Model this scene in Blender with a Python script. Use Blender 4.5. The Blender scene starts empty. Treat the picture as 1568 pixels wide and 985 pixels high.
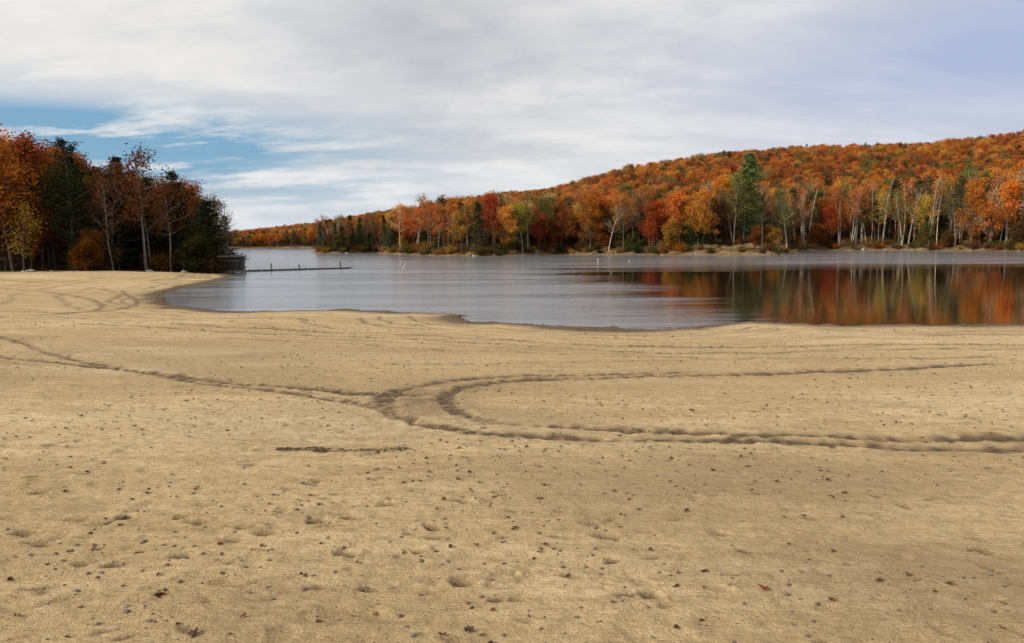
import bpy, math, numpy as np
from mathutils import Matrix, Vector
rng=np.random.default_rng(11)
K=1.286
scene=bpy.context.scene
scene.view_settings.view_transform='Standard'
scene.view_settings.look='None'
scene.view_settings.exposure=0
# ---------------------------------------------------------------- helpers
_lat=np.random.default_rng(5).random((8,256,256))
def vnoise(x,y,scale,seed=0):
    x=np.asarray(x,float)/scale+17.3*seed; y=np.asarray(y,float)/scale+9.1*seed
    xi=np.floor(x).astype(np.int64); yi=np.floor(y).astype(np.int64)
    fx=x-xi; fy=y-yi
    fx=fx*fx*(3-2*fx); fy=fy*fy*(3-2*fy)
    L=_lat[seed%8]
    a=L[xi&255,yi&255]; b=L[(xi+1)&255,yi&255]; c=L[xi&255,(yi+1)&255]; d=L[(xi+1)&255,(yi+1)&255]
    return ((a*(1-fx)+b*fx)*(1-fy)+(c*(1-fx)+d*fx)*fy)*2-1
def sstep(x,a,b):
    t=np.clip((x-a)/(b-a),0,1); return t*t*(3-2*t)
def catmull(P,n=6):
    P=np.array(P,float); out=[]
    for i in range(len(P)-1):
        p0=P[max(i-1,0)];p1=P[i];p2=P[i+1];p3=P[min(i+2,len(P)-1)]
        for k in range(n):
            t=k/n
            out.append(0.5*((2*p1)+(-p0+p2)*t+(2*p0-5*p1+4*p2-p3)*t*t+(-p0+3*p1-3*p2+p3)*t**3))
    out.append(P[-1]); return np.array(out)
def seg_dist(x,y,P,want_s=False):
    best=np.full(x.shape,1e18); s=np.zeros(x.shape) if want_s else None; acc=0
    for i in range(len(P)-1):
        ax,ay=P[i]; bx,by=P[i+1]; dx=bx-ax; dy=by-ay; l2=dx*dx+dy*dy
        if l2<1e-12: continue
        t=np.clip(((x-ax)*dx+(y-ay)*dy)/l2,0,1)
        d=(x-ax-t*dx)**2+(y-ay-t*dy)**2
        m=d<best; best=np.where(m,d,best); L=math.sqrt(l2)
        if want_s: s=np.where(m,acc+t*L,s)
        acc+=L
    return (np.sqrt(best),s,acc) if want_s else np.sqrt(best)
def mesh_quads(name,V,Q,smooth=False,matidx=None):
    me=bpy.data.meshes.new(name)
    V=np.ascontiguousarray(V,dtype=np.float32); Q=np.ascontiguousarray(Q,dtype=np.int32)
    me.vertices.add(len(V)); me.vertices.foreach_set('co',V.ravel())
    me.loops.add(Q.size); me.loops.foreach_set('vertex_index',Q.ravel())
    me.polygons.add(len(Q)); me.polygons.foreach_set('loop_start',np.arange(0,Q.size,4,dtype=np.int32))
    if matidx is not None: me.polygons.foreach_set('material_index',np.asarray(matidx,dtype=np.int32))
    me.polygons.foreach_set('use_smooth',np.full(len(Q),bool(smooth)))
    me.update(calc_edges=True); return me
def attr(me,name,typ,dom,arr):
    a=me.attributes.new(name,typ,dom)
    key={'FLOAT':'value','INT':'value','FLOAT_VECTOR':'vector','FLOAT_COLOR':'color'}[typ]
    a.data.foreach_set(key,np.ascontiguousarray(arr).ravel())
def link(o): scene.collection.objects.link(o); return o
class NT:
    def __init__(s,tree): s.t=tree; s.t.nodes.clear()
    def n(s,typ,**kw):
        nd=s.t.nodes.new(typ)
        for k,v in kw.items(): setattr(nd,k,v)
        return nd
    def l(s,a,b): s.t.links.new(a,b)
    def put(s,sock,v):
        if isinstance(v,bpy.types.NodeSocket): s.l(v,sock)
        elif v is not None: sock.default_value=v
    def m(s,op,a,b=None,c=None,clamp=False):
        nd=s.n('ShaderNodeMath',operation=op); nd.use_clamp=clamp
        s.put(nd.inputs[0],a); s.put(nd.inputs[1],b)
        if c is not None: s.put(nd.inputs[2],c)
        return nd.outputs[0]
    def mix(s,f,a,b,blend='MIX'):
        nd=s.n('ShaderNodeMix',data_type='RGBA',blend_type=blend)
        s.put(nd.inputs[0],f)
        for sk,v in ((nd.inputs[6],a),(nd.inputs[7],b)):
            if isinstance(v,(tuple,list)): sk.default_value=(v[0],v[1],v[2],1)
            else: s.put(sk,v)
        return nd.outputs[2]
    def noise(s,vec,scale,detail=3,rough=.55,out=0):
        nd=s.n('ShaderNodeTexNoise'); s.put(nd.inputs['Vector'],vec)
        nd.inputs['Scale'].default_value=scale; nd.inputs['Detail'].default_value=detail; nd.inputs['Roughness'].default_value=rough
        return nd.outputs[out]
    def ramp(s,v,a,b,c=0.0,d=1.0):
        nd=s.n('ShaderNodeMapRange',interpolation_type='SMOOTHSTEP'); s.put(nd.inputs[0],v)
        nd.inputs[1].default_value=a; nd.inputs[2].default_value=b; nd.inputs[3].default_value=c; nd.inputs[4].default_value=d
        return nd.outputs[0]
    def mapping(s,vec,sc,rot=(0,0,0)):
        nd=s.n('ShaderNodeMapping'); s.put(nd.inputs[0],vec); nd.inputs['Scale'].default_value=sc; nd.inputs['Rotation'].default_value=rot
        return nd.outputs[0]
    def at(s,name,typ='GEOMETRY',out='Fac'):
        nd=s.n('ShaderNodeAttribute',attribute_name=name,attribute_type=typ); return nd.outputs[out]
def newmat(name):
    m=bpy.data.materials.new(name); m.use_nodes=True; return m,NT(m.node_tree)
# ---------------------------------------------------------------- lake outline
near=[(150,35),(100,24),(60,24),(30,25),(16.5,25.3),(13.7,25.1),(9.95,25.6),(7.6,26.5),(5.9,25.5),(4.0,24.7),(2.06,25.4),(.36,26.3),(-1.2,27.0),(-1.9,28.6),(-1.7,29.9),(-3.8,30.8),(-6.7,32.2),(-9.9,31.8),(-12.8,33.2),(-16,36.8),(-18.7,42),(-20.7,49.4),(-21.6,57),(-23,64.6),(-27.5,76),(-29.5,86)]
near=catmull(near,4)
far=[(-33,95),(-45,110),(-75,150),(-110,230),(-190,330),(-240,400),(-230,440),(-180,432),(-140,422),(-100,415),(-82,400),(-74,330),(-62,260),(-57,222),(-50,207),(-43,208),(-39,222),(-35,215),(-31,190),(-24,176),(-14,160),(-5.6,153),(2,158),(9,165),(18,158),(28,157),(36,149),(44,144),(51,147),(57,158),(63,180),(70,194),(80,200),(95,190),(108,172),(113,150),(125,130),(145,95),(160,60),(150,35)]
POLY=np.vstack([near,np.array(far)])*K
def sdist(x,y):
    x=np.asarray(x,float); y=np.asarray(y,float)
    d=seg_dist(x,y,POLY); ins=np.zeros(x.shape,bool)
    for i in range(len(POLY)-1):
        ax,ay=POLY[i]; bx,by=POLY[i+1]
        if ay==by: continue
        c=((ay>y)!=(by>y))&(x<(bx-ax)*(y-ay)/(by-ay)+ax)
        ins^=c
    sd=np.where(ins,-d,d)
    f=sstep(y,100,160)
    sd=sd+vnoise(x,y,2.6,1)*.4*(1-f)+vnoise(x,y,.8,2)*.16*(1-f)+f*vnoise(x,y,9,3)*1.8
    return sd
T=[-.9,-.7,-.6,-.52,-.45,-.36,-.345,-.295,-.22,-.153,-.112,-.02,.097,.18,.263,.388,.513,.653,.9]
RZ=[26,24,16,8,3,1.5,2.4,7,13.5,25,27,37,42,45,49,48.5,45.5,46,48.5]
LL=[110,110,100,90,80,80,150,180,200,240,240,240,240,240,240,240,240,230,230]
def height(x,y,sd):
    t=np.clip(x/np.maximum(y,1.),-.9,.9)
    slope=.056*sd
    cap=2.0-1.15*sstep(y,40,85)*sstep(-x,5,30)
    h=np.minimum(slope,cap)
    h=np.where(slope>cap-.3,cap-.15-.15*np.exp(-np.maximum(slope-(cap-.3),0)/.15),h)
    far_=sstep(y,92,140)*(y>0)
    s=np.clip(sd/np.interp(t,T,LL),0,1)
    hill=np.interp(t,T,RZ)*(s*s*(3-2*s)*.55+s*.45)
    hill=hill*(1+.08*vnoise(x,y,70,4)*s)
    bank=np.minimum(np.maximum(sd,0)*.25,1.3)
    hf=bank+hill+.3*vnoise(x,y,8,5)*sstep(sd,2,10)
    z=h*(1-far_)+hf*far_
    zu=np.maximum(sd*.07,-2.5)
    return np.where(sd>0,z,zu)
def treeline(x,y):   # >0 : wooded ground
    left=(y-(80+.5*(x+60)))
    return np.where(x/np.maximum(y,1)<-.33,np.where(y<430,left,50),np.where(y>150,50,-50))
# ---------------------------------------------------------------- sand / ground material
def ground_mat():
    m,g=newmat('sand_and_leaf_litter')
    co=g.n('ShaderNodeTexCoord').outputs['Object']
    damp_and_shade=g.at('damp_and_shade'); lit=g.at('litter')
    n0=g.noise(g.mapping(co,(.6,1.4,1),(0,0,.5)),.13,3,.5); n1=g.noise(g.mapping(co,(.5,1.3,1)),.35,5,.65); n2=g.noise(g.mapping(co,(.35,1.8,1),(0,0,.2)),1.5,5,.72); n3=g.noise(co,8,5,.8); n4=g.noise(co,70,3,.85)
    dry_sun_shade_c=g.mix(g.ramp(n2,.34,.66),(.52,.375,.198),(.71,.535,.305))
    dry_sun_shade_c=g.mix(g.ramp(n1,.42,.62,0,.6),dry_sun_shade_c,(.45,.32,.163))
    dry_sun_shade_c=g.mix(g.ramp(n0,.44,.60,0,.5),dry_sun_shade_c,(.43,.305,.155))  # broad cloud-shade patches painted into the sand colour
    dry_sun_shade_c=g.mix(g.ramp(n0,.32,.46,.6,0),dry_sun_shade_c,(.74,.58,.36))  # broad sunlit patches painted in as lighter sand
    dry_sun_shade_c=g.mix(g.m('MULTIPLY',g.ramp(n3,.46,.60),.55),dry_sun_shade_c,(.33,.23,.122))
    dry_sun_shade_c=g.mix(g.ramp(n3,.28,.44,.55,0),dry_sun_shade_c,(.76,.60,.38))
    dry_sun_shade_c=g.mix(g.ramp(n4,.48,.63,0,.5),dry_sun_shade_c,(.23,.16,.085))
    for sc,th,msk in ((14,.20,.53),(30,.24,.50)):
        dk=g.n('ShaderNodeTexVoronoi'); g.put(dk.inputs['Vector'],co); dk.inputs['Scale'].default_value=sc
        spk=g.m('MULTIPLY',g.ramp(dk.outputs['Distance'],.08,th,1,0),g.ramp(g.noise(co,2.3,4,.7),msk,msk+.08))
        dry_sun_shade_c=g.mix(g.m('MULTIPLY',spk,.85),dry_sun_shade_c,(.08,.055,.032))
    wet_shade_c=g.mix(g.ramp(n3,.35,.65),(.068,.044,.024),(.165,.108,.056))  # dark tone shared by wet sand and painted cloud shade
    c=g.mix(damp_and_shade,dry_sun_shade_c,wet_shade_c)
    litc=g.mix(g.ramp(g.noise(co,1.3,6,.75),.35,.65),(.05,.033,.018),(.17,.085,.035))
    litc=g.mix(g.ramp(g.noise(co,.25,4,.7),.5,.7,0,.6),litc,(.25,.2,.11))
    c=g.mix(lit,c,litc)
    b=g.n('ShaderNodeBsdfPrincipled'); g.put(b.inputs['Base Color'],c)
    g.put(b.inputs['Roughness'],g.m('MULTIPLY_ADD',damp_and_shade,-.3,.95)); b.inputs['Specular IOR Level'].default_value=.2
    h=g.m('ADD',g.m('MULTIPLY',g.noise(co,16,5,.78),.07),g.m('MULTIPLY',n4,.012))
    h=g.m('ADD',h,g.m('MULTIPLY',g.noise(g.mapping(co,(.5,1.7,1),(0,0,.3)),4,5,.68),.12))
    bp=g.n('ShaderNodeBump'); bp.inputs['Distance'].default_value=1; bp.inputs['Strength'].default_value=.8
    g.put(bp.inputs['Height'],h); g.l(bp.outputs[0],b.inputs['Normal'])
    o=g.n('ShaderNodeOutputMaterial'); g.l(b.outputs[0],o.inputs[0]); return m
MG=ground_mat()
# ---------------------------------------------------------------- beach sheet (fine)
NX,NY=1450,1050
u=np.linspace(-1,1,NX); bb=4.1; aa=80/math.sinh(bb); xs=aa*np.sinh(bb*u)
ys=2.0*(120/2.0)**np.linspace(0,1,NY)
X,Y=np.meshgrid(xs,ys)
SD=sdist(X,Y)
Z=height(X,Y,SD)
land=sstep(SD,.3,1.5)
litter=sstep(treeline(X,Y)+vnoise(X,Y,3,6)*2,-1,3)*(SD>0)
wl=1.15+.5*vnoise(X,Y,2.3,4)
damp_and_shade=np.clip(np.exp(-(np.maximum(SD,0)/wl)**2)*1.4+.45*np.exp(-np.maximum(SD,0)/2.2)*(.6+.5*vnoise(X,Y,2,7)),0,1)
wn=vnoise(X,Y,1.7,5)*.5+vnoise(X,Y,.6,1)*.25
cloud_shade=.02+.09*vnoise(X,Y,4.5,2)+.08*vnoise(X,Y,1.6,6)  # cloud shade and sunlit patches painted into the sand tone
cloud_shade+= .40*np.exp(-(((X-2.6-.4*wn)/1.3)**2+((Y-4.6)/.9)**2))+.26*np.exp(-(((X-2.0)/2.6)**2+((Y-7.1-wn)/1.2)**2))+.22*np.exp(-(((X+1)/3)**2+((Y-10.5-wn)/1.6)**2))+.16*np.exp(-(((X+9)/5)**2+((Y-18-wn*2)/4)**2))
cloud_shade-= .30*np.exp(-(((X-6.5)/5.0)**2+((Y-13.6-wn)/2.6)**2))+.15*np.exp(-(((X+2.4)/1.2)**2+((Y-5.6)/1.6)**2))
damp_and_shade=np.maximum(damp_and_shade,np.clip(cloud_shade,0,.6))  # painted cloud shade joins the real shoreline wetness in one mask
rough=.6+.4*vnoise(X,Y,2.4,7)
Z+=land*(.035*vnoise(X,Y,3.1,2)+.016*vnoise(X,Y,.9,3)+rough*(.014*vnoise(X,Y,.33,4)+.010*vnoise(X,Y,.13,5)))
Z+=.11*np.exp(-((SD-.6)/.28)**2)*(.6+.5*vnoise(X,Y,.5,6))
# vehicle tracks
tracks=[
 ([(14,8.6),(9,8.9),(6.0,9.0),(4.4,9.2),(2.5,9.4),(.55,9.9),(-.39,10.4),(-.9,11.3),(-1.07,12.2),(-.92,13.0),(-.28,13.9),(1.06,14.6),(3.6,15.4),(7.1,16.2),(11,17)],.15,1.0),
 ([(14,8.0),(9,8.3),(5.7,8.5),(3.5,8.8),(1.65,9.0),(.12,9.2),(-.68,9.55),(-1.45,10.4),(-1.9,11.5),(-1.96,12.6),(-1.6,13.4),(-.8,14.3),(.85,15.1),(2.9,15.7),(4.3,16.0)],.15,.85),
 ([(-24,29),(-19,25),(-14.4,21.9),(-9.1,16.5),(-5.6,13.6),(-3.45,12.2),(-2.1,11.3),(-1.2,9.9),(-.5,9.2)],.12,.75),
 ([(-22,24.5),(-17,20.5),(-11.6,17.5),(-7.4,15),(-4.25,13.1),(-2,12.4),(-.9,12.8)],.14,.85),
 ([(-2.58,8.36),(-2.1,8.3),(-1.6,8.33),(-1.09,8.42)],.06,1.8),
 ([(-16,30),(-11,28),(-6,26.8),(-1,25.2),(4,22.6),(10,22.2),(18,22.4),(28,22)],.14,.8),
 ([(-16,28.2),(-11,26.2),(-6,25),(-1,23.4),(4,20.9),(10,20.6),(18,20.8),(28,20.2)],.14,.7),
 ([(-15,22),(-10,23.5),(-5,22.6),(0,20.5),(6,18.6),(12,18.2)],.12,.55),
 ([(-30,38),(-24,36),(-20,38),(-24,50),(-33,60),(-46,64)],.18,.7),
 ([(-34,31),(-26,30),(-20.5,34),(-22,42),(-30,52),(-44,57)],.18,.65),
 ([(-3.2,16.6),(1,18),(5,18.4),(9,19.3)],.1,.5),
]
for ti,(P,w,a) in enumerate(tracks):
    C=catmull(P,7); lo=C.min(0)-1; hi=C.max(0)+1
    i0,i1=np.searchsorted(xs,[lo[0],hi[0]]); j0,j1=np.searchsorted(ys,[lo[1],hi[1]])
    xx=X[j0:j1,i0:i1]; yy=Y[j0:j1,i0:i1]
    d,s,L=seg_dist(xx,yy,C,True)
    d=np.abs(d+vnoise(xx,yy,.5,3)*.05+vnoise(xx,yy,.15,1)*.04)
    fade=sstep(s,0,1.0)*sstep(L-s,0,1.2) if L>3 else sstep(s,0,.1)*sstep(L-s,0,.1)
    patch=.5+.5*vnoise(xx,yy,1.1,6)+.3*vnoise(xx,yy,.25,2)
    tread=.5+.5*np.sin(s*2*math.pi/(.26 if w>.1 else .11)+d*7+2*vnoise(xx,yy,.6,4))
    trough=np.exp(-(d/w)**3)
    rim=np.exp(-((d-w*1.6)/(w*.5))**2)
    Z[j0:j1,i0:i1]+=min(a,1)*fade*(-.034*trough*(.6+.6*tread)+.015*rim*(.3+.9*np.clip(patch,0,1))+.022*vnoise(xx,yy,.10,7)*np.exp(-(d/(w*1.8))**2))
    dd=a*fade*(trough*(.50+.7*tread)+.36*np.exp(-(d/(w*2.6))**2)*(.6+.8*vnoise(xx,yy,.16,3)))*np.clip(patch+.65,0.4,1.3)
    damp_and_shade[j0:j1,i0:i1]=np.maximum(damp_and_shade[j0:j1,i0:i1],np.clip(dd,0,1))
for off,a in ((2.4,.8),(3.1,.85),(3.9,.75),(4.8,.75),(5.9,.6),(7.2,.6),(8.4,.5),(9.8,.5),(11.2,.4)):
    d=np.abs(SD-off-.25*vnoise(X,Y,6,1)-.05*vnoise(X,Y,.6,4))
    win=sstep(vnoise(X,Y,9,int(off*3)%8)+.4*vnoise(X,Y,1.2,3),-.45,.2)*(Y>16)*(Y<95)
    wd=.15+.08*np.clip((Y-30)/30,0,1.5)
    g_=np.exp(-(d/wd)**2)*a*win
    Z-=.03*g_; damp_and_shade=np.maximum(damp_and_shade,g_*.9)
dd=np.exp(-(((X+1.45)/.8)**2+((Y-11.6)/2.2)**2)); damp_and_shade=np.maximum(damp_and_shade,dd*.6*(.7+.5*vnoise(X,Y,.3,2)))
def dent(cx,cy,rx,ry,ang,dep,rim=.35,dk=.0):
    R=max(rx,ry)*2.6
    i0,i1=np.searchsorted(xs,[cx-R,cx+R]); j0,j1=np.searchsorted(ys,[cy-R,cy+R])
    if i1-i0<2 or j1-j0<2: return
    xx=X[j0:j1,i0:i1]-cx; yy=Y[j0:j1,i0:i1]-cy
    c,s=math.cos(ang),math.sin(ang); a=(xx*c+yy*s)/rx; b=(-xx*s+yy*c)/ry
    r=np.sqrt(a*a+b*b)*(1+.35*vnoise(xx+cx,yy+cy,max(ry,.04)*1.3,3))
    Z[j0:j1,i0:i1]+=land[j0:j1,i0:i1]*(-dep*np.exp(-r**3)+dep*rim*np.exp(-((r-1.45)/.35)**2)*(.5+.5*vnoise(xx+cx,yy+cy,.09,5)))
    if dk>0: damp_and_shade[j0:j1,i0:i1]=np.maximum(damp_and_shade[j0:j1,i0:i1],dk*np.exp(-r**4))
r2=np.random.default_rng(3)
for k in range(1500):
    y=3.2+24*r2.random()**1.3; x=(r2.random()*2-1)*(.72*y+1)
    dent(x,y,.02+.045*r2.random(),.014+.022*r2.random(),r2.normal()*.5,.006+.014*r2.random(),.4,.8*r2.random())
marks=[(-3.4,5.87),(-3.0,5.87),(-2.55,5.87),(-2.39,5.75),(-1.76,5.45),(-1.96,5.3),(-1.95,5.6),(-1.47,5.7),(-1.35,5.9),(-1.2,5.75),(-2.56,4.85),(-2.2,4.98),(-.42,6.3),(.66,5.42),(-1.0,6.1),(-2.8,4.45),(-5,8.35),(.78,4.35),(-3.3,5.3),(-3.6,5.55),(-1.1,5.0),(-.3,4.5),(-.6,5.6),(-4.4,7.0),(-4.1,6.6)]
for x,y in marks: dent(x,y,.06+.03*r2.random(),.05+.015*r2.random(),r2.normal()*.35,.045,.5,1.0)
for k in range(190):
    y=4.2+14*r2.random()**1.2; x=(r2.random()*2-1)*.68*y
    dent(x,y,.04+.045*r2.random(),.03+.02*r2.random(),r2.normal()*.35,.022,.5,1.0*r2.random()**.6)
for k in range(130):
    y=3.6+18*r2.random()**1.3; x=(r2.random()*2-1)*.7*y
    dent(x,y,.10+.05*r2.random(),.045+.02*r2.random(),r2.random()*3.14,.016,.55,.32*r2.random())
for k in range(60):
    y=3.5+16*r2.random(); x=(r2.random()*2-1)*.7*y
    dent(x,y,.2+.25*r2.random(),.08+.08*r2.random(),r2.normal()*.5,.012,.3,.18)
for x,y,rr in ((-.06,4.55,.09),(-1.45,4.35,.12),(.05,4.68,.05)):
    i0,i1=np.searchsorted(xs,[x-.3,x+.3]); j0,j1=np.searchsorted(ys,[y-.4,y+.4]); xx=X[j0:j1,i0:i1]-x; yy=Y[j0:j1,i0:i1]-y
    q=np.exp(-((np.sqrt(xx**2+(yy*.7)**2)-rr)/.018)**2)*(.6+.4*vnoise(xx+x,yy+y,.08,2)); Z[j0:j1,i0:i1]-=.012*q; damp_and_shade[j0:j1,i0:i1]=np.maximum(damp_and_shade[j0:j1,i0:i1],.6*q)
damp_and_shade*=(1-litter)
jj,ii=np.meshgrid(np.arange(NY-1),np.arange(NX-1),indexing='ij'); base=(jj*NX+ii).ravel()
Q=np.stack([base,base+1,base+NX+1,base+NX],1)
me=mesh_quads('sandy_beach',np.stack([X.ravel(),Y.ravel(),Z.ravel()],1),Q,True)
attr(me,'damp_and_shade','FLOAT','POINT',damp_and_shade.ravel().astype(np.float32)); attr(me,'litter','FLOAT','POINT',litter.ravel().astype(np.float32))
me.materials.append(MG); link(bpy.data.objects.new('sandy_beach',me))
# ---------------------------------------------------------------- far terrain
gx=np.concatenate([-np.geomspace(4000,420,18)[:-1],np.arange(-420,440,3.2),np.geomspace(445,4000,18)])
gy=np.concatenate([-np.geomspace(2000,24,12)[:-1],np.arange(-22,700,3.2),np.geomspace(710,4500,20)])
X2,Y2=np.meshgrid(gx,gy); S2=sdist(X2,Y2); Z2=height(X2,Y2,S2)
ins=(np.abs(X2)<75)&(Y2>5)&(Y2<114); Z2=np.where(ins,Z2-.5,Z2)
l2=sstep(treeline(X2,Y2),-1,3)*(S2>0)
n1,n2=X2.shape; jj,ii=np.meshgrid(np.arange(n1-1),np.arange(n2-1),indexing='ij'); base=(jj*n2+ii).ravel()
me=mesh_quads('hillside_terrain',np.stack([X2.ravel(),Y2.ravel(),Z2.ravel()],1),np.stack([base,base+1,base+n2+1,base+n2],1),True)
attr(me,'damp_and_shade','FLOAT','POINT',np.clip(np.exp(-np.maximum(S2,0)/.5),.05,1).ravel().astype(np.float32)); attr(me,'litter','FLOAT','POINT',l2.ravel().astype(np.float32))
me.materials.append(MG); link(bpy.data.objects.new('hillside_terrain',me))
# ---------------------------------------------------------------- water
def water_mat():
    m,g=newmat('lake_water')
    co=g.n('ShaderNodeTexCoord').outputs['Object']
    sp=g.n('ShaderNodeSeparateXYZ'); g.l(co,sp.inputs[0]); x,y=sp.outputs[0],sp.outputs[1]
    wob=g.m('MULTIPLY',g.m('SUBTRACT',g.noise(g.mapping(co,(.25,1,1)),.09,4,.6),.5),26)
    a=g.ramp(g.m('ADD',x,wob),-1,14)
    wob2=g.m('MULTIPLY',g.m('SUBTRACT',g.noise(g.mapping(co,(.12,1,1)),.10,4,.6),.5),80)
    b=g.ramp(g.m('ADD',y,wob2),90,122,1,0)
    calm=g.m('MULTIPLY',a,b)
    band=g.ramp(g.noise(g.mapping(co,(.12,1,1)),.22,3,.6),.38,.62,.6,1.0)
    amp=g.m('MULTIPLY',g.m('MULTIPLY_ADD',calm,-.95,1),band)
    r1=g.noise(g.mapping(co,(.55,1.6,1),(0,0,.15)),3.2,3,.6); r2_=g.noise(g.mapping(co,(.5,1.3,1),(0,0,-.2)),11,2,.6); r3=g.noise(g.mapping(co,(.4,1,1)),.9,2,.5)
    h=g.m('ADD',g.m('ADD',g.m('MULTIPLY',r1,.036),g.m('MULTIPLY',r2_,.007)),g.m('MULTIPLY',r3,.04))
    h=g.m('MULTIPLY',h,amp)
    bp=g.n('ShaderNodeBump'); bp.inputs['Distance'].default_value=1; bp.inputs['Strength'].default_value=1; g.put(bp.inputs['Height'],h)
    p=g.n('ShaderNodeBsdfPrincipled'); g.put(p.inputs['Base Color'],g.mix(calm,g.mix(band,(.09,.095,.103),(.205,.213,.232)),(.014,.010,.006)))  # rippled water colour lightened to stand in for sky reflection
    g.put(p.inputs['IOR'],g.m('MULTIPLY_ADD',calm,-.55,2.0)); g.put(p.inputs['Roughness'],g.m('MULTIPLY_ADD',amp,.14,.02)); g.l(bp.outputs[0],p.inputs['Normal'])
    o=g.n('ShaderNodeOutputMaterial'); g.l(p.outputs[0],o.inputs[0]); return m
wx=[-1500,1500]; wy=[10,2500]
me=mesh_quads('lake_water',np.array([[wx[0],wy[0],0],[wx[1],wy[0],0],[wx[1],wy[1],0],[wx[0],wy[1],0]]),np.array([[0,1,2,3]]))
me.materials.append(water_mat()); link(bpy.data.objects.new('lake_water',me))
# ---------------------------------------------------------------- vegetation materials
def leaf_mat(name,needle=False):
    m,g=newmat(name)
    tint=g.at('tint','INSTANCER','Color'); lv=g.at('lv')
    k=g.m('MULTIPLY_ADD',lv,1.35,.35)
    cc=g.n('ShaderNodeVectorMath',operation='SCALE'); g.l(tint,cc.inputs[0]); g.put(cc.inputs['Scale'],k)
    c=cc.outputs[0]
    d=g.n('ShaderNodeBsdfDiffuse'); g.put(d.inputs[0],c)
    o=g.n('ShaderNodeOutputMaterial')
    if needle: g.l(d.outputs[0],o.inputs[0]); return m
    t=g.n('ShaderNodeBsdfTranslucent'); g.put(t.inputs[0],c)
    mx=g.n('ShaderNodeMixShader'); mx.inputs[0].default_value=.25
    g.l(d.outputs[0],mx.inputs[1]); g.l(t.outputs[0],mx.inputs[2]); g.l(mx.outputs[0],o.inputs[0]); return m
def bark_mat(name,c1,c2):
    m,g=newmat(name); co=g.n('ShaderNodeTexCoord').outputs['Object']
    c=g.mix(g.ramp(g.noise(g.mapping(co,(3,3,.7)),2.0,4,.7),.35,.65),c1,c2)
    p=g.n('ShaderNodeBsdfPrincipled'); g.put(p.inputs['Base Color'],c); p.inputs['Roughness'].default_value=.9
    o=g.n('ShaderNodeOutputMaterial'); g.l(p.outputs[0],o.inputs[0]); return m
M_leaf=leaf_mat('autumn_leaves'); M_needle=leaf_mat('conifer_needles',True)
M_bark=bark_mat('bark_dark',(.05,.038,.028),(.14,.11,.085)); M_pale=bark_mat('bark_pale',(.25,.21,.16),(.55,.48,.385)); M_grey=bark_mat('bark_grey',(.075,.06,.048),(.17,.145,.12))
# ---------------------------------------------------------------- tree builder
class TB:
    def __init__(s,seed): s.V=[];s.Q=[];s.M=[];s.L=[];s.n=0; s.r=np.random.default_rng(seed)
    def tube(s,P,R,sides=5,mat=0):
        P=np.asarray(P,float); n=len(P)
        T=np.gradient(P,axis=0); T/=np.linalg.norm(T,axis=1)[:,None]+1e-9
        ref=np.array([0,0,1.]) if abs(T[0][2])<.8 else np.array([1.,0,0])
        A=np.cross(T,ref); A/=np.linalg.norm(A,axis=1)[:,None]+1e-9; B=np.cross(T,A)
        th=np.arange(sides)*2*math.pi/sides; R=np.asarray(R)
        ring=P[:,None,:]+R[:,None,None]*(A[:,None,:]*np.cos(th)[None,:,None]+B[:,None,:]*np.sin(th)[None,:,None])
        s.V.append(ring.reshape(-1,3))
        i=np.arange(n-1)[:,None]*sides; j=np.arange(sides)[None,:]; j2=(j+1)%sides
        q=np.stack([i+j,i+j2,i+sides+j2,i+sides+j],-1).reshape(-1,4)+s.n
        s.Q.append(q); s.M.append(np.full(len(q),mat)); s.L.append(np.full(len(q),.5)); s.n+=n*sides
    def leaves(s,C,sig,cnt,size,mat=1,flat=1.0,lv=None,elong=.6):
        C=np.asarray(C,float); n=len(C)
        if n==0: return
        c=np.repeat(C,cnt,0); r=s.r; N=len(c)
        pos=c+r.normal(size=(N,3))*np.array([sig,sig,sig*flat])
        a=r.normal(size=(N,3)); a[:,2]*=.8 if flat==1 else .35; a/=np.linalg.norm(a,axis=1)[:,None]
        b=np.cross(a,r.normal(size=(N,3))); b/=np.linalg.norm(b,axis=1)[:,None]
        sz=size*(.6+.8*r.random(N))[:,None]
        q=np.stack([pos+a*sz,pos+b*sz*elong,pos-a*sz,pos-b*sz*elong],1)
        s.V.append(q.reshape(-1,3)); s.Q.append(np.arange(4*N).reshape(-1,4)+s.n); s.n+=4*N
        s.M.append(np.full(N,mat))
        l=np.repeat(r.random(n) if lv is None else lv,cnt)*.65+r.random(N)*.35
        s.L.append(l)
    def mesh(s,name,mats):
        me=mesh_quads(name,np.vstack(s.V),np.vstack(s.Q),False,np.concatenate(s.M))
        attr(me,'lv','FLOAT','FACE',np.concatenate(s.L).astype(np.float32))
        for m in mats: me.materials.append(m)
        return me
def limb(r,p0,az,el,L,n=5,up=.25,wob=.12):
    P=[np.array(p0,float)]; d=np.array([math.cos(az)*math.cos(el),math.sin(az)*math.cos(el),math.sin(el)])
    for i in range(n):
        d=d+r.normal(size=3)*wob+np.array([0,0,up/n]); d/=np.linalg.norm(d); P.append(P[-1]+d*L/n)
    return np.array(P)
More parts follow.
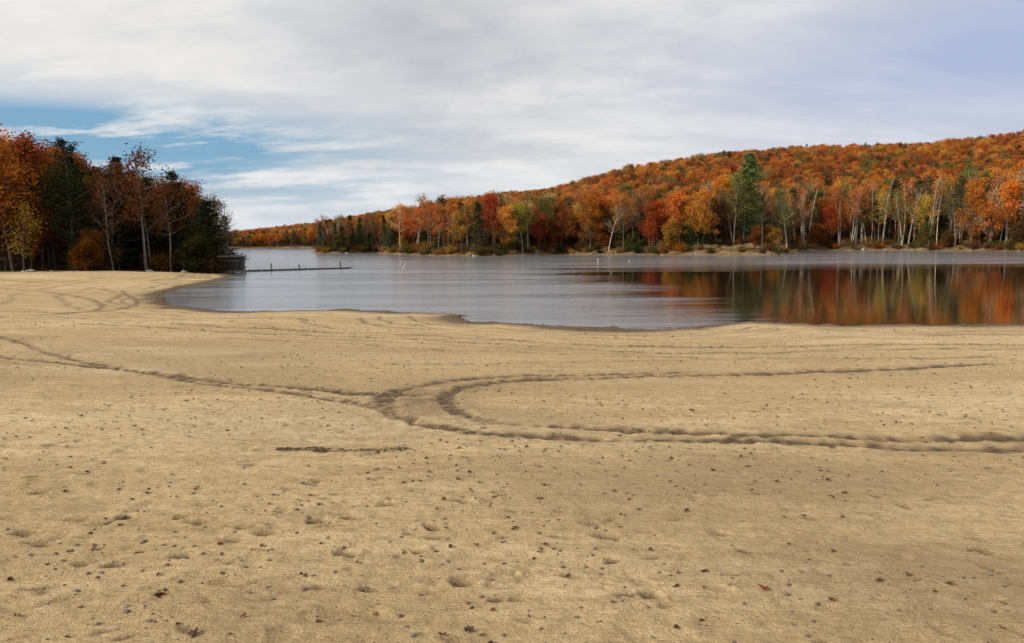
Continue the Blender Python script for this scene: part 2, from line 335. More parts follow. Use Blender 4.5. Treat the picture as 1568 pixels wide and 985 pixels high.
def decid(name,seed,H=13,base=.3,wid=.33,nl=22,cnt=22,sig=.5,size=.17,bark=M_bark,keep=1.0,lean=0,multi=1,twig=3,lod=False):
    b=TB(seed); r=b.r; C=[]
    for k in range(multi):
        h=H*(1 if k==0 else .7+.25*r.random()); az=r.random()*6.28
        tp=limb(r,(0.3*k*math.cos(az),.3*k*math.sin(az),-.4),az,math.pi/2-(lean+(.14*k)),h+.4,9,0,.045)
        tr=.011*h*(1-np.linspace(0,1,10)**1.1*.88)+.012; b.tube(tp,tr,4 if lod else 7)
        for i in range(nl//multi+4):
            f=base+(.98-base)*(i+r.random())/(nl//multi+4); idx=f*9; i0=min(int(idx),8); p=tp[i0]+(tp[i0+1]-tp[i0])*(idx-i0)
            g=(f-base)/(1-base); prof=(math.sin(math.pi*min(1,g*.8+.2))**.7)*(.75+.5*r.random())
            L=H*wid*prof+.5
            lp=limb(r,p,r.random()*6.28,.25+.7*g+r.normal()*.15,L,5,.45,.16)
            if not lod: b.tube(lp,np.linspace(.045*L**.5*.8+.015,.012,6),4)
            if r.random()<keep: C.append(lp[5])
            for j in range(twig+2):
                ix=1+r.integers(0,4); q=lp[ix]+(lp[ix+1]-lp[ix])*r.random()
                sp=limb(r,q,r.random()*6.28,.35+r.normal()*.4,L*(.28+.25*r.random()),3,.3,.2)
                if not lod: b.tube(sp,np.linspace(.025,.008,4),3)
                if r.random()<keep: C+= [sp[3],sp[2]]
    C=np.array(C) if len(C) else np.zeros((0,3))
    if len(C):
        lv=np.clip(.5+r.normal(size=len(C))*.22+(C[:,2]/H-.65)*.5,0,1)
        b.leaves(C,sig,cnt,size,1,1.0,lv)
    return b.mesh(name,[bark,M_leaf])
def bare(name,seed,H=13,bark=M_pale,nl=16,twigs=6,multi=1,lean=0,wid=.28,base=.35,thin=1.0,hasleaf=0):
    b=TB(seed); r=b.r; C=[]
    for k in range(multi):
        h=H*(1-.12*k); az=r.random()*6.28
        tp=limb(r,(.2*k,0,-.4),az,math.pi/2-lean-.10*k,h+.4,9,0,.05); b.tube(tp,.0115*h*thin*(1-np.linspace(0,1,10)*.9)+.01,6)
        for i in range(nl):
            f=base+(.97-base)*(i+r.random())/nl; idx=f*9; i0=min(int(idx),8); p=tp[i0]+(tp[i0+1]-tp[i0])*(idx-i0)
            L=H*wid*(1.15-f)*(.6+.8*r.random())+.3
            lp=limb(r,p,r.random()*6.28,.5+r.normal()*.2,L,5,.5,.15); b.tube(lp,np.linspace(.016*L**.5+.006,.006,6),4)
            for j in range(twigs):
                ix=1+r.integers(0,4); q=lp[ix]
                sp=limb(r,q,r.random()*6.28,.5+r.normal()*.4,L*(.3+.3*r.random()),3,.3,.2); b.tube(sp,np.linspace(.012,.005,4),3)
                if hasleaf: C.append(sp[3])
    if C: b.leaves(np.array(C),.5,hasleaf,.15)
    return b.mesh(name,[bark,M_leaf])
def pine(name,seed,H=20,base=.28,wid=.2,step=.6,gap=.15,bark=M_bark,droop=0.0,dens=12,conic=.5,size=.16):
    b=TB(seed); r=b.r; C=[]
    tp=limb(r,(0,0,-.4),0,math.pi/2,H+.4,10,0,.015); b.tube(tp,.013*H*(1-np.linspace(0,1,11)*.93),7)
    z=H*base
    while z<H*.985:
        g=(z-H*base)/(H*(1-base)); prof=((1-g)**conic)*min(1,.45+g*2.5)
        if r.random()>gap:
            for i in range(5):
                L=H*wid*prof*(.55+.65*r.random())+.25
                f=z/H*10; i0=min(int(f),9); p=tp[i0]+(tp[i0+1]-tp[i0])*(f-i0)
                lp=limb(r,p,r.random()*6.28,.12+.35*g-droop,L,4,.15-droop*.4,.06); b.tube(lp,np.linspace(.03*L**.5+.01,.01,5),4)
                for t in np.linspace(.3,1,max(3,int(L/.42))):
                    ix=min(int(t*4),3); q=lp[ix]+(lp[ix+1]-lp[ix])*(t*4-ix)
                    s_=r.normal(size=3)*np.array([.22,.22,.05])*min(L,2)*.6; C.append(q+s_)
        z+=step*(.7+.6*r.random())*(1-.45*g)
    C=np.array(C); lv=np.clip(.5+r.normal(size=len(C))*.25,0,1)
    b.leaves(C,.24,dens,size,1,.35,lv,.28)
    return b.mesh(name,[bark,M_needle])
def shrub(name,seed,H=1.8,cnt=26):
    b=TB(seed); r=b.r; C=[]
    for i in range(16):
        lp=limb(r,(r.normal()*.25,r.normal()*.25,-.1),r.random()*6.28,.9+r.normal()*.3,H*(.6+.5*r.random()),4,.3,.15); b.tube(lp,np.linspace(.02,.008,5),3); C+=[lp[4],lp[3],lp[2]]
    b.leaves(np.array(C),.28,cnt,.10); return b.mesh(name,[M_bark,M_leaf])
def tuft(name,seed,n=160,H=.9):
    r=np.random.default_rng(seed); V=[];Q=[]
    for i in range(n):
        p=np.array([r.normal()*.35,r.normal()*.35,-.05]); a=r.random()*6.28; w=.02; h=H*(.5+.7*r.random()); le=r.random()*.35
        d=np.array([math.cos(a),math.sin(a),0]); e=np.array([-d[1],d[0],0])
        k=len(V); V+= [p-e*w,p+e*w,p+d*le*.5+np.array([0,0,h*.7])+e*w*.8,p+d*le*.5+np.array([0,0,h*.7])-e*w*.8,p+d*le+np.array([0,0,h])+e*.004,p+d*le+np.array([0,0,h])-e*.004]
        Q+=[[k,k+1,k+2,k+3],[k+3,k+2,k+4,k+5]]
    me=mesh_quads(name,np.array(V),np.array(Q)); attr(me,'lv','FLOAT','FACE',np.repeat(r.random(n),2).astype(np.float32)); me.materials.append(M_leaf); return me
protos=[
 decid('form',1,13,.28,.30,24,24,.46,.15), decid('form',2,13,.22,.27,24,26,.44,.15), decid('form',3,12,.32,.33,22,24,.5,.15), decid('form',4,14,.38,.24,22,22,.44,.15),
 decid('form',5,14,.45,.22,14,10,.5,.15,keep=.6,bark=M_grey), decid('form',6,15,.42,.18,12,10,.5,.15,keep=.5,bark=M_pale),
 bare('form',7,16,M_pale,11,4,1,0,.16,.45,.8), bare('form',8,12,M_grey,16,7), bare('form',9,15,M_pale,8,4,2,.03,.17,.45,.8,hasleaf=4),
 pine('form',10,17,.3,.19), pine('form',11,14,.08,.22,.45,.03,droop=.18,dens=14,conic=.9), 
 shrub('form',12), shrub('form',13,2.6,20), tuft('form',14), decid('form',15,7,.12,.34,18,24,.42,.14,multi=2),
 decid('form',21,12,.25,.30,18,11,.5,.20,lod=True),decid('form',22,12,.25,.27,18,11,.5,.20,lod=True),decid('form',23,12,.3,.33,18,11,.5,.20,lod=True)]
def col_of(name,meshes):
    c=bpy.data.collections.new(name)
    for i,me in enumerate(meshes): c.objects.link(bpy.data.objects.new(f'{name}_form_{i:02d}',me))
    return c
def scatter(name,col,P,rot,scl,idx,tint):
    me=bpy.data.meshes.new(name); n=len(P); me.vertices.add(n); me.vertices.foreach_set('co',np.ascontiguousarray(P,dtype=np.float32).ravel())
    attr(me,'rot','FLOAT_VECTOR','POINT',np.asarray(rot,dtype=np.float32)); attr(me,'scl','FLOAT_VECTOR','POINT',np.asarray(scl,dtype=np.float32))
    attr(me,'idx','INT','POINT',np.asarray(idx,dtype=np.int32)); attr(me,'tint','FLOAT_VECTOR','POINT',np.asarray(tint,dtype=np.float32))
    o=link(bpy.data.objects.new(name,me))
    ng=bpy.data.node_groups.new(name+'_instancing','GeometryNodeTree')
    ng.interface.new_socket('Geometry',in_out='INPUT',socket_type='NodeSocketGeometry'); ng.interface.new_socket('Geometry',in_out='OUTPUT',socket_type='NodeSocketGeometry')
    N=ng.nodes; gi=N.new('NodeGroupInput'); go=N.new('NodeGroupOutput'); ip=N.new('GeometryNodeInstanceOnPoints'); ci=N.new('GeometryNodeCollectionInfo')
    ci.inputs['Collection'].default_value=col; ci.inputs['Separate Children'].default_value=True; ci.inputs['Reset Children'].default_value=True
    def na(nm,t):
        a=N.new('GeometryNodeInputNamedAttribute'); a.data_type=t; a.inputs['Name'].default_value=nm; return a.outputs['Attribute']
    ng.links.new(gi.outputs[0],ip.inputs['Points']); ng.links.new(ci.outputs[0],ip.inputs['Instance']); ip.inputs['Pick Instance'].default_value=True
    ng.links.new(na('idx','INT'),ip.inputs['Instance Index']); ng.links.new(na('rot','FLOAT_VECTOR'),ip.inputs['Rotation']); ng.links.new(na('scl','FLOAT_VECTOR'),ip.inputs['Scale'])
    ng.links.new(ip.outputs[0],go.inputs[0])
    md=o.modifiers.new('instances','NODES'); md.node_group=ng; return o
TC=col_of('tree',protos)
# ---------------------------------------------------------------- forest
ORANGE=(.44,.150,.024);RUST=(.28,.092,.025);RED=(.34,.055,.02);GOLD=(.47,.24,.042);YEL=(.46,.30,.05);OLIVE=(.13,.12,.03);BROWN=(.18,.10,.045);GREEN=(.04,.065,.018);TAN=(.32,.21,.10)
PAL=np.array([ORANGE,RUST,RED,GOLD,YEL,OLIVE,BROWN,GREEN,TAN])
r3=np.random.default_rng(77)
def jgrid(x0,x1,y0,y1,s):
    gx,gy=np.meshgrid(np.arange(x0,x1,s),np.arange(y0,y1,s)); gx=gx.ravel()+(r3.random(gx.size)-.5)*s*.9; gy=gy.ravel()+(r3.random(gy.size)-.5)*s*.9
    return gx,gy
def forest():
    xs_,ys_=[],[]
    for s,sa,sb in ((3.8,1.5,30),(4.4,30,110),(4.6,110,400)):
        x,y=jgrid(-430,440,70,760,s); sd=sdist(x,y); k=(sd>sa)&(sd<=sb); xs_.append(x[k]); ys_.append(y[k])
    x=np.concatenate(xs_); y=np.concatenate(ys_); sd=sdist(x,y); t=x/y
    k=(treeline(x,y)>0)&(np.abs(t)<.80)&(sd<np.interp(t,T,LL)+35); k&=~((t<-.3)&(t>-.8)&(y<430)&(sd>95)); x,y,sd,t=x[k],y[k],sd[k],t[k]
    k=~((sd<9)&(x>50)&(x<80)&(y<240)&(r3.random(len(x))<.85)); x,y,sd,t=x[k],y[k],sd[k],t[k]
    n=len(x); z=height(x,y,sd)-.1
    patch=vnoise(x,y,28,3)+.5*vnoise(x,y,11,5)
    idx=r3.integers(0,4,n); pal=np.zeros(n,int)
    hill=sd>35; left=(t<-.34)&(y<430)
    w_h=np.array([.36,.28,.04,.10,.01,.07,.12,.0,.03]); w_f=np.array([.26,.22,.07,.10,.02,.12,.14,.03,.04]); w_r=np.array([.20,.17,.04,.12,.02,.19,.17,.04,.06]); w_l=np.array([.12,.40,.01,.01,.0,.06,.41,.0,.0])
    for i in range(n):
        w=w_h if hill[i] else (w_l if left[i] else (w_r if t[i]>.28 else w_f))
        w=w.copy()
        if patch[i]>.4: w[3]*=1.8; w[0]*=1.4
        elif patch[i]<-.4: w[1]*=1.8; w[5]*=2
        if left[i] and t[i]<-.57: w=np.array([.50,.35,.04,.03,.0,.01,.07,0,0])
        pal[i]=r3.choice(9,p=w/w.sum())
    front=(sd<14)
    q=r3.random(n)
    idx=np.where(front&(q<.30),4,idx); idx=np.where(front&(q>.30)&(q<.42),5,idx); idx=np.where(front&(q>.42)&(q<.50),7,idx); idx=np.where(front&(q>.93),10,idx)
    rt=(t>.28)&(sd<24); idx=np.where(rt&(q<.09),6,idx); idx=np.where(rt&(q>.09)&(q<.15),8,idx); idx=np.where(rt&(q>.5)&(q<.66),5,idx); idx=np.where(rt&(q>.84),9,idx)
    lf=left&(t>-.57); idx=np.where(lf&(q<.30),4,idx); idx=np.where(lf&(q>.30)&(q<.36),7,idx); idx=np.where(lf&(q>.80),10,idx)
    idx=np.where(hill&~left&(idx<4),15+idx%3,idx); idx=np.where(hill&~left&(q>.965),9,idx)
    sp=(t<-.15)&(t>-.3)&(sd<14)&(y<320); idx=np.where(sp&(q>.5),10,idx)
    tint=PAL[pal]*(.72+.48*r3.random((n,1)))*(1+.08*r3.normal(size=(n,3)))
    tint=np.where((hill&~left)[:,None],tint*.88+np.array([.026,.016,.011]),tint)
    tint=np.where(left[:,None]&(t[:,None]>-.57),tint*.52,tint)  # shade of the left stand painted in as darker leaf tint
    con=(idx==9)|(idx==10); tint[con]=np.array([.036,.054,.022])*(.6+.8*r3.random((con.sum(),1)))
    tint=np.where((con&left)[:,None],np.array([.016,.024,.012]),tint)  # left conifers darkened the same way, shade put into the tint
    hs=np.interp(t,[-.9,-.65,-.58,-.53,-.47,-.42,-.37,-.345,-.3,-.2,-.12,.2,.3,.38,.5,.9],[1.04,1.0,.92,.86,.83,.74,.55,.7,.7,.72,.85,.86,1.05,1.15,1.25,1.3])
    hs=np.where(hill&~left,.72,hs)
    s=hs*(.78+.4*r3.random(n)); s=np.where(idx==9,s*.85,s)
    scl=np.stack([s*(.9+.25*r3.random(n)),s*(.9+.25*r3.random(n)),s],1)
    scl[:,:2]*=np.where((t>.3)&~hill,.82,1)[:,None]
    rot=np.stack([r3.normal(size=n)*.03,r3.normal(size=n)*.03,r3.random(n)*6.28],1)
    print('FOREST',n)
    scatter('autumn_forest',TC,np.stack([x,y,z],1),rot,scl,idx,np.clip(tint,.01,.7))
forest()
def understory():
    x,y=jgrid(-110,260,70,330,2.3); sd=sdist(x,y); t=x/y
    k=(sd>.2)&(sd<16)&(treeline(x,y)>-1.5)&(np.abs(t)<.85); x,y,sd,t=x[k],y[k],sd[k],t[k]
    pt=(x>50)&(x<80)&(y<250)
    keep=r3.random(len(x))<np.where(sd<5,.85,.45); x,y,sd,t,pt=[v[keep] for v in (x,y,sd,t,pt)]
    n=len(x); z=height(x,y,sd); q=r3.random(n)
    idx=np.where(q<.4,11,np.where(q<.65,12,np.where(q<.82,13,14))); idx=np.where(pt&(q<.5)&(sd<8),13,idx); idx=np.where((idx==14)&(sd<3),11,idx)
    pal=PAL[r3.choice([0,1,3,5,5,6,6,8,5,7],n)]*.66
    pal=np.where((idx==13)[:,None],np.array([.46,.34,.17]),pal)*(.7+.5*r3.random((n,1)))
    left=t<-.34; pal=np.where(left[:,None],pal*.36,pal)  # shade on the left bank painted into the shrub tint
    s=(.6+.6*r3.random(n))*np.where(idx==14,.8,1)
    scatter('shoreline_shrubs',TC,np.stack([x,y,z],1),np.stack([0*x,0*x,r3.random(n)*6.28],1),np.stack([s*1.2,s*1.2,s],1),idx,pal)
understory()
# ---------------------------------------------------------------- individual trees
def tree(name,me,x,y,scale=1,tint=ORANGE,rz=0,tilt=(0,0),dz=-.1):
    o=link(bpy.data.objects.new(name,me)); sd=sdist(np.array([x]),np.array([y])); z=float(height(np.array([x]),np.array([y]),sd)[0])
    if sd[0]<0: print('TREE IN WATER',name,x,y,float(sd[0]))
    o.location=(x,y,max(z,.1)+dz); o.rotation_euler=(tilt[0],tilt[1],rz); o.scale=(scale,)*3 if not isinstance(scale,tuple) else scale
    o['tint']=[float(v) for v in tint]; return o
big_pine=pine('white_pine',41,22,.14,.20,.62,.08,dens=22,conic=.55,size=.21)
tree('pine_tree',big_pine,60,201,1.05,(.10,.15,.05))
tree('pine_tree',pine('white_pine_b',43,19,.42,.16,.8,.25,dens=12),86,285,1.0,(.05,.07,.025))
tree('pine_tree',protos[9],-18.5,215,.9,(.045,.06,.025)); tree('pine_tree',protos[9],-13,205,.8,(.04,.055,.025),1)
tree('pine_tree',protos[9],38,206,.85,(.05,.075,.025),2); tree('pine_tree',protos[9],34,210,.75,(.04,.06,.025),3)
tree('dead_tree',bare('dead_trunk',51,18,M_pale,16,2,1,0,.08,.3,1.5),99,262,1.05,rz=.5)
tree('dead_tree',bare('dead_leaning',52,13,M_pale,7,2,1,0,.14,.45,1.4),54,208,1.05,tilt=(0,-.42))
bb_=bare('birch_grove',54,19,M_pale,10,4,1,.03,.13,.5,.8,hasleaf=4)
bc_=bare('birch_fork',55,18,M_pale,10,4,2,.02,.15,.5,.8,hasleaf=3)
for i,(px,y,s,m) in enumerate(((113,262,1.05,bb_),(124,250,1.1,bc_),(134,238,1.1,bc_),(142,226,1.1,bb_),(149,214,1.05,bb_),(78,262,.9,bb_),(47,208,.7,bb_),(-24,232,.65,bb_),(5,215,.65,bb_),(117,256,1.0,bb_),(128,244,1.15,bb_))):
    tree('birch_tree',m,px,y,s,(.34,.22,.07),rz=i*1.7,tilt=(0,.05*math.sin(i*2.1)))
tree('bare_tree',bare('bare_tree_shore',61,9,M_grey,18,9,2,.04,.33,.22),-36.8,101.5,.95,rz=1)
tree('hemlock_tree',pine('hemlock_a',62,13,.1,.24,.5,.04,droop=.1,dens=18,conic=.7),-41,97,.93,(.020,.030,.015))
tree('hemlock_tree',pine('hemlock_b',63,11,.1,.3,.5,.04,droop=.1,dens=18,conic=.6),-38.6,99,.82,(.020,.030,.015))
tree('pine_tree',pine('pine_c',64,14.5,.2,.2,.6,.1,dens=14),-49,88,1.0,(.020,.030,.014))
tree('hemlock_tree',protos[10],-43.5,95,.8,(.020,.030,.015)); tree('hemlock_tree',protos[10],-47,93,.8,(.020,.030,.015),2)
tree('maple_tree',decid('maple_gold',65,8,.25,.2,10,10,.4,.12),-52.5,84.5,.85,(.32,.20,.035))
tree('oak_tree',decid('oak_orange',66,14,.3,.33,26,24,.45,.15),-61,90,.93,(.40,.125,.020))
tree('oak_tree',decid('oak_rust',67,12,.3,.34,24,20,.45,.15),-55.5,93,.96,(.24,.075,.020))
tree('oak_tree',decid('oak_brown',68,13,.35,.25,18,14,.45,.14),-46,90,.85,(.12,.055,.03))
# ---------------------------------------------------------------- rocks, beach debris
def lump(name,seed,mat,sub=2,sq=(1,1,.6),jag=.25):
    import bmesh
    bm=bmesh.new(); bmesh.ops.create_icosphere(bm,subdivisions=sub,radius=1); r=np.random.default_rng(seed); off=r.random(3)*50
    for v in bm.verts:
        c=v.co; n=float(vnoise(np.array([c.x*1.3+off[0]+c.z]),np.array([c.y*1.3+off[1]-c.z]),.9,seed)[0]); c*=1+jag*n; v.co=Vector((c.x*sq[0],c.y*sq[1],c.z*sq[2]))
    me=bpy.data.meshes.new(name); bm.to_mesh(me); bm.free(); me.materials.append(mat); return me
M_rock=bark_mat('grey_rock',(.16,.15,.14),(.40,.38,.35)); 
RC=col_of('rock',[lump('rock',1,M_rock),lump('rock',2,M_rock,2,(1,.7,.7)),lump('rock',3,M_rock,2,(1.2,.8,.5),.35)])
x,y=jgrid(-70,230,78,320,1.6); sd=sdist(x,y); k=(((sd>-.6)&(sd<1.2)&(y>110))|((np.abs(treeline(x,y)+1.2)<1.0)&(x<-36)&(x>-52)))&(r3.random(len(x))<.38); x,y,sd=x[k],y[k],sd[k]; n=len(x)
s=.18+.5*r3.random(n)**2.5; scatter('shoreline_rocks',RC,np.stack([x,y,np.maximum(height(x,y,sd),0)],1),r3.random((n,3))*np.array([.4,.4,6.28]),np.stack([s,s,s*.8],1),r3.integers(0,3,n),np.ones((n,3)))
M_peb=bark_mat('pebble_stone',(.05,.038,.03),(.17,.125,.09))
def dead_leaf(name,seed):
    r=np.random.default_rng(seed); n=14; V=[[0,0,.12]]; F=[]
    for i in range(n):
        a=i/n*6.283; rr=(1.0 if i%2==0 else .55)*(1+.15*r.normal())*(.75+.25*math.cos(a)); V.append([rr*math.cos(a),rr*.75*math.sin(a),.25*abs(math.sin(a))+.08*r.normal()])
    for i in range(0,n,2): F.append([0,1+i,1+(i+1)%n,1+(i+2)%n])
    me=mesh_quads(name,np.array(V),np.array(F)); attr(me,'lv','FLOAT','FACE',r.random(len(F)).astype(np.float32)); me.materials.append(M_leaf); return me
def twigm(name,seed):
    b=TB(seed); P=limb(b.r,(-1,0,.1),0,0,2,5,0,.2); b.tube(P,np.linspace(.09,.04,6),4); return b.mesh(name,[M_bark])
DC=col_of('debris',[lump('p',4,M_peb,1),lump('p',5,M_peb,1,(1,.6,.5)),dead_leaf('l',1),dead_leaf('l',2),twigm('t',3)])
def sand_z(x,y):
    i=np.clip(np.searchsorted(xs,x),1,NX-1); j=np.clip(np.searchsorted(ys,y),1,NY-1); return Z[j,i]
n=15000; y=3+30*r3.random(n)**1.25; x=(r3.random(n)*2-1)*(.72*y+1)
dens=vnoise(x,y,2.2,4)+.6*vnoise(x,y,.8,2); k=dens+r3.random(n)*1.0>.38; x,y=x[k],y[k]
sd=sdist(x,y); k=sd>.3; x,y=x[k],y[k]; n=len(x)
idx=r3.choice(5,n,p=[.46,.33,.08,.07,.06]); s=np.where(idx<2,.003+.014*r3.random(n)**3.0,np.where(idx<4,.012+.024*r3.random(n),.008+.02*r3.random(n)))
s=s*(1+.035*y); leafc=np.array([[.12,.06,.03],[.17,.09,.04],[.08,.04,.025]])[r3.integers(0,3,n)]
scatter('beach_debris',DC,np.stack([x,y,sand_z(x,y)+s*.15],1),np.stack([r3.normal(size=n)*.2,r3.normal(size=n)*.2,r3.random(n)*6.28],1),np.stack([s]*3,1),idx,leafc)
n=560; f=r3.random(n); x=-2.58+1.5*f; y=8.33+.04*np.sin(f*6)+r3.normal(size=n)*.04; s=.008+.020*r3.random(n)**1.5
scatter('leaf_crumb_streak',DC,np.stack([x,y,sand_z(x,y)+s*.15],1),np.stack([r3.normal(size=n)*.2,r3.normal(size=n)*.2,r3.random(n)*6.28],1),np.stack([s,s,s*.5],1),r3.choice([2,3,4],n),np.tile([.03,.022,.016],(n,1)))
# wrack line
x=r3.uniform(-28,40,30000); y=r3.uniform(30,62,30000); sd=sdist(x,y); k=(sd>-.15)&(sd<.6+.35*vnoise(x,y,1.5,1)); x,y,sd=x[k],y[k],sd[k]; n=len(x)
s=.035+.065*r3.random(n); idx=r3.choice([2,3,4,1],n); s=np.where(idx==1,s*.4,s)
scatter('wrack_line_leaves',DC,np.stack([x,y,np.maximum(sand_z(x,y),0)+.01],1),np.stack([r3.normal(size=n)*.3,r3.normal(size=n)*.3,r3.random(n)*6.28],1),np.stack([s]*3,1),idx,np.array([[.05,.026,.018],[.10,.042,.022],[.035,.022,.016]])[r3.integers(0,3,n)])
x=r3.uniform(2,60,7000); y=30+50*r3.random(7000)**1.7; sd=sdist(x,y); k=(sd<-.05)&(vnoise(x,y*2.5,7,3)+.5*r3.random(7000)>.25)&(x>.12*y); x,y=x[k],y[k]; n=len(x)
s=.035+.05*r3.random(n); scatter('floating_leaves',DC,np.stack([x,y,0*x+.004],1),np.stack([0*x,0*x,r3.random(n)*6.28],1),np.stack([s,s,s*.15],1),r3.choice([2,3],n),np.array([[.30,.10,.04],[.38,.2,.08],[.2,.07,.04]])[r3.integers(0,3,n)])
for x,y,s,c in ((1.47,4.42,.065,(.20,.045,.025)),(-.235,3.83,.05,(.07,.045,.035)),(.23,3.66,.05,(.09,.055,.035)),(-1.6,3.75,.05,(.09,.06,.045))):
    o=link(bpy.data.objects.new('fallen_leaf',dead_leaf('leaf',int(x*10)+30))); o.location=(x,y,float(sand_z(np.array([x]),np.array([y]))[0])+.008); o.scale=(s,)*3; o.rotation_euler=(.1,.1,x); o['tint']=list(c)
# ---------------------------------------------------------------- dock, shed, markers
M_wood=bark_mat('weathered_wood',(.10,.085,.07),(.22,.19,.16)); M_dark=bark_mat('dark_boards',(.02,.02,.022),(.05,.048,.046)); M_white=bark_mat('white_float',(.5,.5,.48),(.65,.65,.62))
def box(name,c,d,mat,parent,bev=.01,rz=0):
    import bmesh
    bm=bmesh.new(); bmesh.ops.create_cube(bm,size=1)
    for v in bm.verts: v.co=Vector((v.co.x*d[0],v.co.y*d[1],v.co.z*d[2]))
    bmesh.ops.bevel(bm,geom=bm.edges[:],offset=min(bev,min(d)*.3),segments=1,affect='EDGES')
    me=bpy.data.meshes.new(name); bm.to_mesh(me); bm.free(); me.materials.append(mat); o=link(bpy.data.objects.new(name,me)); o.location=c; o.rotation_euler[2]=rz; o.parent=parent; return o
def empty(name,loc,rz=0):
    e=link(bpy.data.objects.new(name,None)); e.location=loc; e.rotation_euler[2]=rz; return e
e=empty('waterfront_shed',(-33.6,94.5,.1),.12); e.scale=(1.1,1.1,1.15)
for i in range(4): box(f'pile_{i+1}',(-1.15+2.3*(i%2),-.75+1.5*(i//2),-.35),(.16,.16,.9),M_wood,e)
box('deck',(0,0,.16),(2.9,2.1,.14),M_wood,e)
for i in range(12): box(f'front_board_{i+1}',(-1.1+.2*i,-.86,.93),(.17,.05,1.38),M_dark,e)
box('wall_core',(0,0,.925),(2.3,1.62,1.39),M_dark,e); box('roof',(0,0,1.68),(2.7,2.1,.12),M_wood,e); box('door',(.45,-.91,.8),(.7,.04,1.1),M_dark,e); box('rail',(-.1,-1.0,1.25),(2.2,.05,.07),M_wood,e)
a=math.atan2(9.5,11.5); L=math.hypot(11.5,9.5)
e=empty('floating_dock',(-34,100.5,.0),a)
for i in range(7):
    box(f'dock_section_{i+1}',(1.0+L/7*i,0,.14),(L/7-.08,1.1,.1),M_wood,e); box(f'float_{i+1}',(1.0+L/7*i,0,.03),(L/7-.5,.9,.12),M_dark,e)
for i,xp in enumerate((3.6,7.5,13.6)):
    box(f'post_{i+1}',(xp,.62,.3),(.12,.12,1.3 if i!=1 else .8),M_dark,e)
def cyl_mesh(name,prof,mat,sides=12):
    b=TB(0); P=[(0,0,z) for z,_ in prof]; b.tube(P,[r for _,r in prof],sides); me=b.mesh(name,[mat]); return me
buoy=cyl_mesh('buoy',[(-.15,.01),(-.12,.05),(.0,.07),(.08,.06),(.12,.03),(.2,.025),(.24,.01)],M_white)
stake=cyl_mesh('stake',[(-.8,.05),(.1,.05),(.7,.045),(.76,.05),(.8,.01)],M_white)
for x,y in ((-15.6,113),(-17.4,128),(20.5,137)):
    o=link(bpy.data.objects.new('marker_buoy',buoy)); o.location=(x,y,0)
o=link(bpy.data.objects.new('marker_post',stake)); o.location=(14.4,131,0)
# ---------------------------------------------------------------- sky & sun
sun_az=math.radians(-118); sun_el=math.radians(33)
w=bpy.data.worlds.new('World'); scene.world=w; w.use_nodes=True; g=NT(w.node_tree)
co=g.n('ShaderNodeTexCoord').outputs['Generated']
sp=g.n('ShaderNodeSeparateXYZ'); g.l(co,sp.inputs[0]); dx,dy,dz=sp.outputs
az=g.m('MULTIPLY',g.m('ARCTAN2',dx,dy),57.2958); el=g.m('MULTIPLY',g.m('ARCSINE',dz),57.2958)
zz=g.m('ADD',g.m('MAXIMUM',dz,0),.22)
cb=g.n('ShaderNodeCombineXYZ'); g.put(cb.inputs[0],g.m('DIVIDE',dx,zz)); g.put(cb.inputs[1],g.m('DIVIDE',dy,zz)); pv=cb.outputs[0]
nA=g.noise(g.mapping(pv,(.8,.9,1),(0,0,.5)),1.6,7,.62); nB=g.noise(g.mapping(pv,(.5,1.2,1),(0,0,-.2)),3.0,7,.62); nC=g.noise(g.mapping(pv,(.8,.8,1)),.8,4,.5)
def gauss(a0,e0,wa,we):
    a=g.m('DIVIDE',g.m('SUBTRACT',az,a0),wa); e_=g.m('DIVIDE',g.m('SUBTRACT',el,e0),we)
    return g.m('EXPONENT',g.m('MULTIPLY',g.m('ADD',g.m('MULTIPLY',a,a),g.m('MULTIPLY',e_,e_)),-1))
S=10.0
def c(*v): return tuple(k*S for k in v)
sky=g.n('ShaderNodeTexSky',sky_type='NISHITA'); sky.sun_disc=False; sky.sun_elevation=sun_el; sky.sun_rotation=sun_az%(2*math.pi)
cloud=g.mix(g.ramp(nC,.35,.65),c(.80,.80,.80),c(.58,.59,.63))
cloud=g.mix(g.ramp(nA,.40,.64,0,.7),cloud,c(.93,.91,.87))
cloud=g.mix(g.ramp(nB,.38,.58,.32,0),cloud,c(.52,.54,.60))
cloud=g.mix(g.ramp(el,0,7,.6,0),cloud,c(.78,.82,.87))
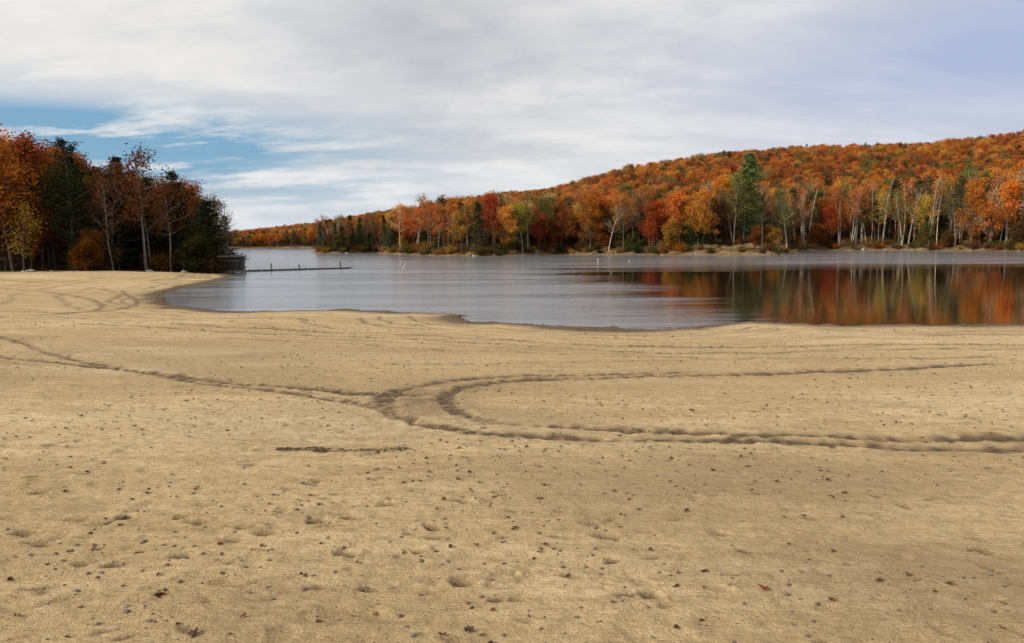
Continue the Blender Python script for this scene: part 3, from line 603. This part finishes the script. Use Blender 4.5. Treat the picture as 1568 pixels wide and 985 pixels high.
cloud=g.mix(g.m('MULTIPLY',gauss(-4,14.5,7,3.5),g.ramp(nA,.3,.65,.95,.45)),cloud,c(.42,.43,.49))
cloud=g.mix(g.m('MULTIPLY',gauss(-12,8.5,9,2.2),.4),cloud,c(.55,.57,.64))
lav=g.m('MULTIPLY',g.m('ADD',gauss(31,10.5,18,4.5),g.m('MULTIPLY',gauss(36,17,11,8),.6)),g.ramp(nB,.2,.75,1,.7),clamp=True)
cloud=g.mix(lav,cloud,c(.43,.50,.70))
blue=g.mix(.3,sky.outputs[0],c(.11,.38,.68)); blue=g.mix(.55,blue,c(.20,.43,.64))
hole=g.m('MULTIPLY',g.m('MULTIPLY',g.m('ADD',gauss(-28,7.0,15,1.8),g.m('MULTIPLY',gauss(-31,5.0,11,2.3),.7)),g.ramp(g.m('ADD',g.m('MULTIPLY',nB,.8),g.m('MULTIPLY',nA,.4)),.54,.72,1.4,.08)),1.0,clamp=True)
low=g.m('MULTIPLY',gauss(-15,4,10,2.0),g.ramp(nB,.4,.6,.5,0))
cov=g.m('ADD',hole,low,clamp=True)
fin=g.mix(cov,cloud,blue)
bg=g.n('ShaderNodeBackground'); g.put(bg.inputs[0],fin); bg.inputs[1].default_value=.1
o=g.n('ShaderNodeOutputWorld'); g.l(bg.outputs[0],o.inputs[0])
sl=bpy.data.lights.new('sun','SUN'); sl.energy=4.4; sl.angle=math.radians(1.0); sl.color=(1,.91,.77)
so=link(bpy.data.objects.new('sun',sl)); d=Vector((math.sin(sun_az)*math.cos(sun_el),math.cos(sun_az)*math.cos(sun_el),math.sin(sun_el))); so.rotation_euler=d.to_track_quat('Z','Y').to_euler()
# ---------------------------------------------------------------- camera
cam=bpy.data.cameras.new('camera'); cam.lens=27.55; cam.sensor_width=36; cam.clip_start=.05; cam.clip_end=9000
cobj=link(bpy.data.objects.new('camera',cam)); cobj.matrix_world=Matrix.Translation((0,0,3.6))@Matrix.Rotation(math.radians(90-5.83),4,'X')@Matrix.Rotation(math.radians(-.37),4,'Z')
scene.camera=cobj
